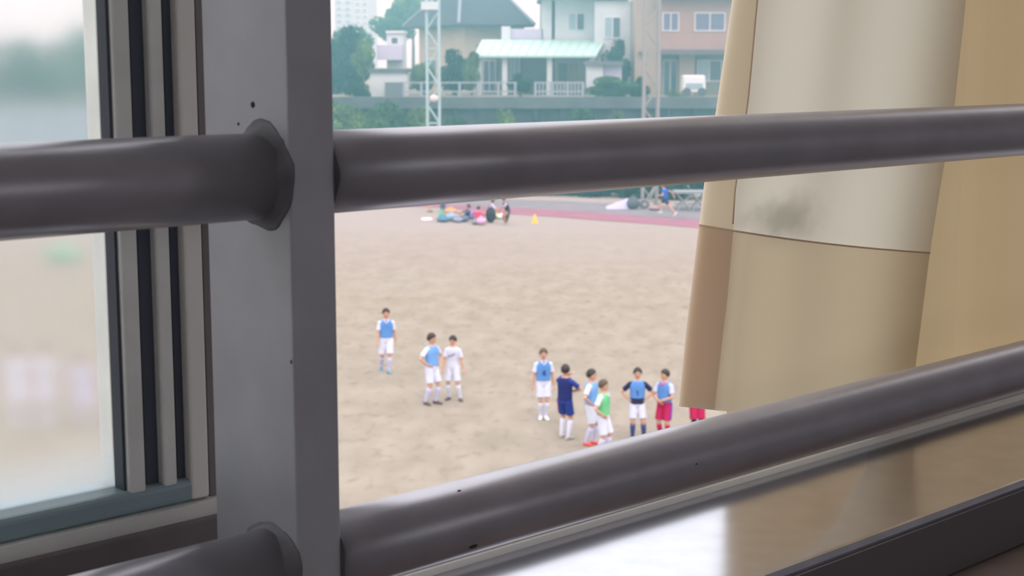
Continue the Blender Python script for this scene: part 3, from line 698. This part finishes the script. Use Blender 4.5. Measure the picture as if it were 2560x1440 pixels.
    for hj, k_, a_, f_, fy in ((hjl, knl, al, fl, fly), (hjr, knr, ar, fr, fry)):
        mb.tube([S(.93, (hj-hip).dot(sx)*.8), hj, hj.lerp(k_,.5), k_, k_.lerp(a_,.3), k_.lerp(a_,.7), a_], [.085,.088,.073,.056,.057,.045,.036], 12, True)
        fd = V((math.sin(math.radians(fy)), -math.cos(math.radians(fy)), 0)); lf = lift_l if f_ is fl else lift_r
        fd = (fd+V((0,0,-lf))).normalized(); up = fd.cross(V((0,0,1))).normalized().cross(fd)
        mb.tube([a_, a_-up*.04-fd*.015, a_-up*.052+fd*.07, a_-up*.06+fd*.12], [.034,.030,.024,.018], 10, True)
    body = mb.build('body', o.get('skin', M_skin), P, remesh=vox, smo=3)
    # ---- face and hair
    for s in (-1, 1):
        MB().ell(hc+HM@V((.032*s,-.092,.008)), (.011,.008,.006), HM, 8, 6).build('eye', M_eye, P, smooth=True)
        MB().tube([hc+HM@V((.014*s,-.098,.026)), hc+HM@V((.032*s,-.097,.031)), hc+HM@V((.052*s,-.085,.025))], .0045, 5).build('eyebrow', o.get('hair', M_hair), P)
    MB().ell(hc+HM@V((0,-.089,-.062)), (.023,.008,.006), HM, 8, 6).build('mouth', M_lip, P, smooth=True)
    sd_ = px*.37
    def hf(q):
        k = 1+.10*mnoise.noise(q*5+V((sd_,0,0)))+.06*mnoise.noise(q*11+V((0,sd_,0)))
        cut = -.35+.80*max(0, -q.y)**.7 if q.y < 0 else -.35-.25*q.y
        return k if q.z > cut else k*max(.62, 1-(cut-q.z)*1.8)
    MB().ell(hc+HM@V((0,.012,.020)), (.106,.120,.130), HM, 26, 20, fn=hf).build('hair', o.get('hair', M_hair), P, smooth=True)
    # ---- clothes
    cv_ = vox*1.15; sl = o.get('sleeve', .72)
    mb = MB(); torso(mb, TOR, .012, .93 if not o.get('tuck') else .97, 1.445)
    for sh, e, s in ((shl, ell_, 1), (shr, elr_, -1)):
        mb.tube([S(1.37, .09*s), sh, sh.lerp(e, .4), sh.lerp(e, sl)], [.060,.063,.062,.066], 14)
    mb.build('shirt', o['shirt'], P, remesh=cv_, smo=3)
    if o.get('bib'):
        lo = o.get('biblo', .97)
        rows = [(lo,.152,.110),(1.08,.147,.106),(1.2,.152,.110),(1.30,.156,.116),(1.37,.148,.112),(1.42,.122,.100),(1.45,.092,.084)]
        mb = MB(); torso(mb, rows, .027); b_ = mb.build('bib', o['bib'], P, remesh=cv_, smo=3)
        if o.get('mark'):
            m_ = MB(); y_ = -.146
            for (x0, z0, x1, z1) in o['mark']:
                m_.tube([S(z0, x0, y_), S(z1, x1, y_)], .011, 6)
            m_.build('number', MARK, P)
        if o.get('vneck'):
            m_ = MB(); m_.tube([S(1.44, .06, -.095), S(1.37, 0, -.142), S(1.44, -.06, -.095)], .02, 8, True); m_.build('collar', o['vneck'], P, smooth=True)
    if o.get('script'):
        m_ = MB(); pts = [S(1.20+.09*t+.018*math.sin(t*16), -.10+.2*t, -.126-.006*math.sin(t*3.1)) for t in [i/20 for i in range(21)]]
        m_.tube(pts, .010, 6); m_.build('chest_script', SCRIB, P)
    if o.get('hemband'):
        mb = MB(); torso(mb, [(.90,.158,.112),(.97,.154,.108),(1.03,.146,.104)], .019); mb.build('shirt_tail', o['hemband'], P, remesh=cv_, smo=2)
    sl_ = o.get('short', .88)
    mb = MB(); torso(mb, [(.84,.140,.100)]+TOR[:3], .014)
    for hj, k_, a_ in ((hjl, knl, al), (hjr, knr, ar)):
        e_ = hj.lerp(k_, sl_) if sl_ <= 1 else k_.lerp(a_, sl_-1)
        mb.tube([S(.93, (hj-hip).dot(sx)), hj, hj.lerp(e_, .5), e_], [.098,.106,.102,.100 if sl_ <= 1 else .055], 14)
    mb.build('shorts' if sl_ <= 1 else 'trousers', o['shorts'], P, remesh=cv_, smo=3)
    if o.get('stripe'):
        m_ = MB(); m_.tube([S(.96, .172), hjl+V((.10,0,0)), hjl.lerp(knl, .8)+V((.098,0,0))], .028, 8); m_.build('side_stripe', o['stripe'], P)
    if o.get('sock'):
        for k_, a_ in ((knl, al), (knr, ar)):
            MB().tube([k_.lerp(a_, .12 if o['sock'] is not BLACK else -.25), k_.lerp(a_,.35), k_.lerp(a_,.7), a_, a_+V((0,0,-.03))], [.061,.064,.052,.043,.044], 14).build('sock', o['sock'], P, smooth=True)
    for a_, fy, lf in ((al, fly, lift_l), (ar, fry, lift_r)):
        fd = V((math.sin(math.radians(fy)), -math.cos(math.radians(fy)), 0)); fd = (fd+V((0,0,-lf))).normalized(); sd = fd.cross(V((0,0,1))).normalized(); up = sd.cross(fd)
        rs = []
        for t, w_, h_ in ((-.075,.020,.045),(-.06,.036,.085),(-.01,.042,.095),(.05,.043,.078),(.10,.048,.058),(.15,.044,.048),(.185,.030,.038),(.20,.012,.022)):
            rs.append([a_+fd*t-up*(.085)+sd*w_*math.cos(q)+up*(h_*.5+h_*.5*math.sin(q)) for q in [2*math.pi*j/14 for j in range(14)]])
        MB().rings(rs).build('shoe', o['shoe'], P, smooth=True)
    return P
A = dict
ONE = [(0,1.12,0,1.23),(-.025,1.205,0,1.23)]; FOUR = [(.02,1.10,.02,1.24),(.02,1.24,-.045,1.15),(-.045,1.15,.05,1.15)]
HIPL, HIPR = dict(hl=(.185,-.06,1.00), el=(1,.35,.1)), dict(hr=(-.185,-.06,1.00), er=(-1,.35,.1))
person('boy in light blue bib walking alone, leftmost on the sand, teal shoes', 967, 931, 770, 8, A(shirt=WHITE, bib=BLUE, shorts=WHITE, sock=LILAC, shoe=S_TEAL, vneck=WHITE, short=.92),
       fl=(.05,-.10,0), fr=(-.13,.22,.05), lift_r=.8, hl=(.26,.02,.82), hr=(-.25,-.10,.84), head=4)
person('boy in blue bib with hands on hips, facing the boy in plain white', 1080, 1010, 832, 48, A(shirt=WHITE, bib=BLUE2, shorts=WHITE, sock=LILAC, shoe=S_DARK, short=.86),
       fl=(.10,-.05,0), fr=(-.14,.05,0), head=18, nod=6, **HIPL, **HIPR)
person('boy in plain white kit with chest lettering, standing with legs apart', 1133, 1000, 838, -14, A(shirt=WHITE, shorts=WHITE, sock=WHITE, shoe=S_DARK, script=1, short=.90, hair=M_hair),
       fl=(.20,-.04,0), fr=(-.13,.02,0), hl=(.30,-.02,.84), hr=(-.24,-.14,.86), nod=10, head=-8, fly=32)
person('boy in blue numbered bib standing straight with arms down and white boots', 1358, 1047, 870, 6, A(shirt=WHITE, bib=BLUE, shorts=WHITE, sock=WHITE, shoe=S_WHITE, mark=FOUR, vneck=WHITE, hair=M_hairb, short=.84),
       fl=(.055,-.02,0), fr=(-.055,.02,0), hl=(.27,.0,.82), hr=(-.27,-.02,.82))
person('boy in dark blue shirt and shorts seen from behind, hand to his face', 1412, 1096, 910, 150, A(shirt=ROYAL, bib=DARKBL, biblo=.93, shorts=ROYAL, sock=WHITE, shoe=S_GREY, stripe=RED, short=.80),
       fl=(.11,-.06,0), fr=(-.12,.04,0), hl=(-.02,-.20,1.50), el=(.8,-.4,-.4), hr=(-.10,-.22,1.10), er=(-1,0,0), head=20)
person('boy in light blue bib with orange shoes, half hidden behind the green bib', 1477, 1112, 922, 68, A(shirt=WHITE, bib=BLUE2, shorts=WHITE, sock=LILAC, shoe=S_ORANGE, short=.90),
       fl=(.08,-.06,0), fr=(-.10,.06,0), **HIPR, hl=(.17,-.04,.99), el=(1,.5,0), head=6)
person('boy in green bib turned to the right, lower bar covering his feet', 1507, 1140, 948, 62, A(shirt=WHITE, bib=GREEN, shorts=WHITE, sock=LILAC, shoe=cl('shoe_rose', (196,84,110)), short=.92, hair=M_hairb, vneck=WHITE),
       fl=(.09,-.05,0), fr=(-.10,.06,0), hr=(-.19,-.08,.98), er=(-1,.5,0), hl=(.17,-.04,.99), el=(1,.5,0), head=14)
person('boy in blue bib over navy shirt, arms akimbo, navy socks', 1592, 1102, 918, -2, A(shirt=NAVY, bib=BLUE, biblo=1.04, shorts=WHITE, sock=SOCKN, shoe=S_WHITE, mark=ONE, hemband=NAVY, short=.84, skin=M_skin),
       fl=(.17,-.02,0), fr=(-.10,.02,0), hl=(.19,-.02,1.0), el=(1,.3,0), hr=(-.19,-.02,1.0), er=(-1,.3,0))
person('boy in blue bib with red shorts and red socks, looking left', 1660, 1102, 922, -34, A(shirt=LILAC, bib=BLUE, shorts=RED, sock=RED, shoe=RED, stripe=PURPLE, vneck=PINK, short=.90),
       fl=(.14,-.02,0), fr=(-.08,-.03,0), hl=(.04,-.20,1.03), el=(1,.4,.2), hr=(-.04,-.20,1.0), er=(-1,.2,0), head=-28)
person('person with red shorts and black socks, mostly hidden by the curtain corner', 1741, 1103, 920, 4, A(shirt=WHITE, bib=BLUE, shorts=RED, sock=BLACK, shoe=BLACK, short=.84, skin=M_skind), fl=(.07,0,0), fr=(-.07,0,0), **HIPL, **HIPR)
# seen through the dusty pane
person('figure in white nearest the left edge, blurred by the dusty pane', 48, 1062, 862, 10, A(shirt=WHITE, shorts=WHITE, sock=WHITE, shoe=S_WHITE, hair=M_hairb), fl=(.09,0,0), fr=(-.09,0,0))
person('figure in white right of the other one, blurred by the dusty pane', 118, 1058, 858, -20, A(shirt=WHITE, shorts=WHITE, sock=WHITE, shoe=S_WHITE, hair=M_hairb), fl=(.10,0,0), fr=(-.10,0,0))
person('figure in pale lilac, blurred by the dusty pane near the frame', 212, 1066, 884, 30, A(shirt=LILAC, shorts=LILAC, sock=LILAC, shoe=S_GREY, hair=M_hairb))
# by the track
person('runner in bright blue shirt and dark shorts beside the trestle stand', 1668, 543, None, -118, A(shirt=SHIRT, shorts=NAVY, shoe=S_WHITE, short=.62, sleeve=.5, tuck=0), height=1.9, vox=.014, hip=(0,-.10,.93), spine=(0,-.18,1),
       fl=(.06,.52,.05), lift_l=1.2, fr=(-.05,-.40,.20), kr=(0,-1,.5), hl=(.24,-.36,1.12), el=(.6,1,-.3), hr=(-.28,.22,1.08), er=(-.6,1,.2))
person('person standing in dark vest with pale sleeves, bent over the bags', 1264, 561, None, -70, A(shirt=LILAC, bib=BLACK, shorts=GREY, shoe=S_GREY, short=1.9, skin=M_skind), height=1.62, vox=.014, hip=(0,.14,.80), spine=(0,-.42,1), fl=(.1,0,0), fr=(-.1,0,0), hl=(.2,-.42,.72), hr=(-.2,-.40,.72), nod=25, head=0)
person('person in navy sitting on the sand, leaning forward among the bags', 1156, 553, None, -66, A(shirt=JEAN, bib=NAVY, shorts=JEAN, shoe=S_DARK, short=1.9, sleeve=.95, skin=M_skind), height=1.7, vox=.014, hip=(0,.20,.14), spine=(0,.35,1), fl=(.13,-.50,0), fr=(-.13,-.55,0), kl=(.2,-.2,1), kr=(-.2,-.2,1), hl=(.2,-.25,.45), hr=(-.2,-.25,.45))
person('person in pink-red top sitting with back to us among the bags', 1194, 557, None, 150, A(shirt=PINK, shorts=JEAN, shoe=S_DARK, short=1.9, sleeve=.95, hair=M_hair), height=1.66, vox=.014, hip=(0,.0,.14), spine=(0,-.15,1), fl=(.16,-.55,0), fr=(-.16,-.5,0), kl=(.3,-.2,1), kr=(-.3,-.2,1), hl=(.25,-.3,.5), hr=(-.25,-.3,.5))
person('person standing far behind the bags, only the legs showing under the upper bar, left one', 1074, 530, None, 160, A(shirt=GREY, shorts=GREY, shoe=S_DARK, short=.9), height=1.68, vox=.016, fl=(.08,0,0), fr=(-.08,0,0))
person('person standing far behind the tan bag, only the legs showing under the upper bar', 1107, 530, None, 200, A(shirt=JEAN, shorts=JEAN, shoe=S_DARK, short=1.9), height=1.68, vox=.016, fl=(.08,0,0), fr=(-.08,0,0))
person('dark-haired person in grey crouching behind the black backpack', 1226, 541, None, 110, A(shirt=LILAC, shorts=BLACK, shoe=S_DARK, short=1.9, sleeve=.95), height=1.66, vox=.014, hip=(0,.0,.22), spine=(0,-.25,1), fl=(.14,-.36,0), fr=(-.14,-.34,0), kl=(.3,-.3,1), kr=(-.3,-.3,1), hl=(.2,-.35,.5), hr=(-.2,-.35,.5))

# ================================================================== thin daytime haze over the far side of the ground
hz = bpy.data.materials.new('haze'); hz.use_nodes = True; t = hz.node_tree; t.nodes.clear()
out = t.nodes.new('ShaderNodeOutputMaterial'); sc_ = t.nodes.new('ShaderNodeVolumeScatter'); sc_.inputs['Density'].default_value = .0085; sc_.inputs['Color'].default_value = (.34,.86,1.0,1); sc_.inputs['Anisotropy'].default_value = .2
t.links.new(sc_.outputs[0], out.inputs['Volume'])
hb = MB().box(-90, 90, 60, 150, -1, 24).build('haze', hz); hb['kind'] = 'stuff'; tag(hb, 'thin bluish daytime haze over the houses and trees', 'haze'); hb.visible_shadow = True
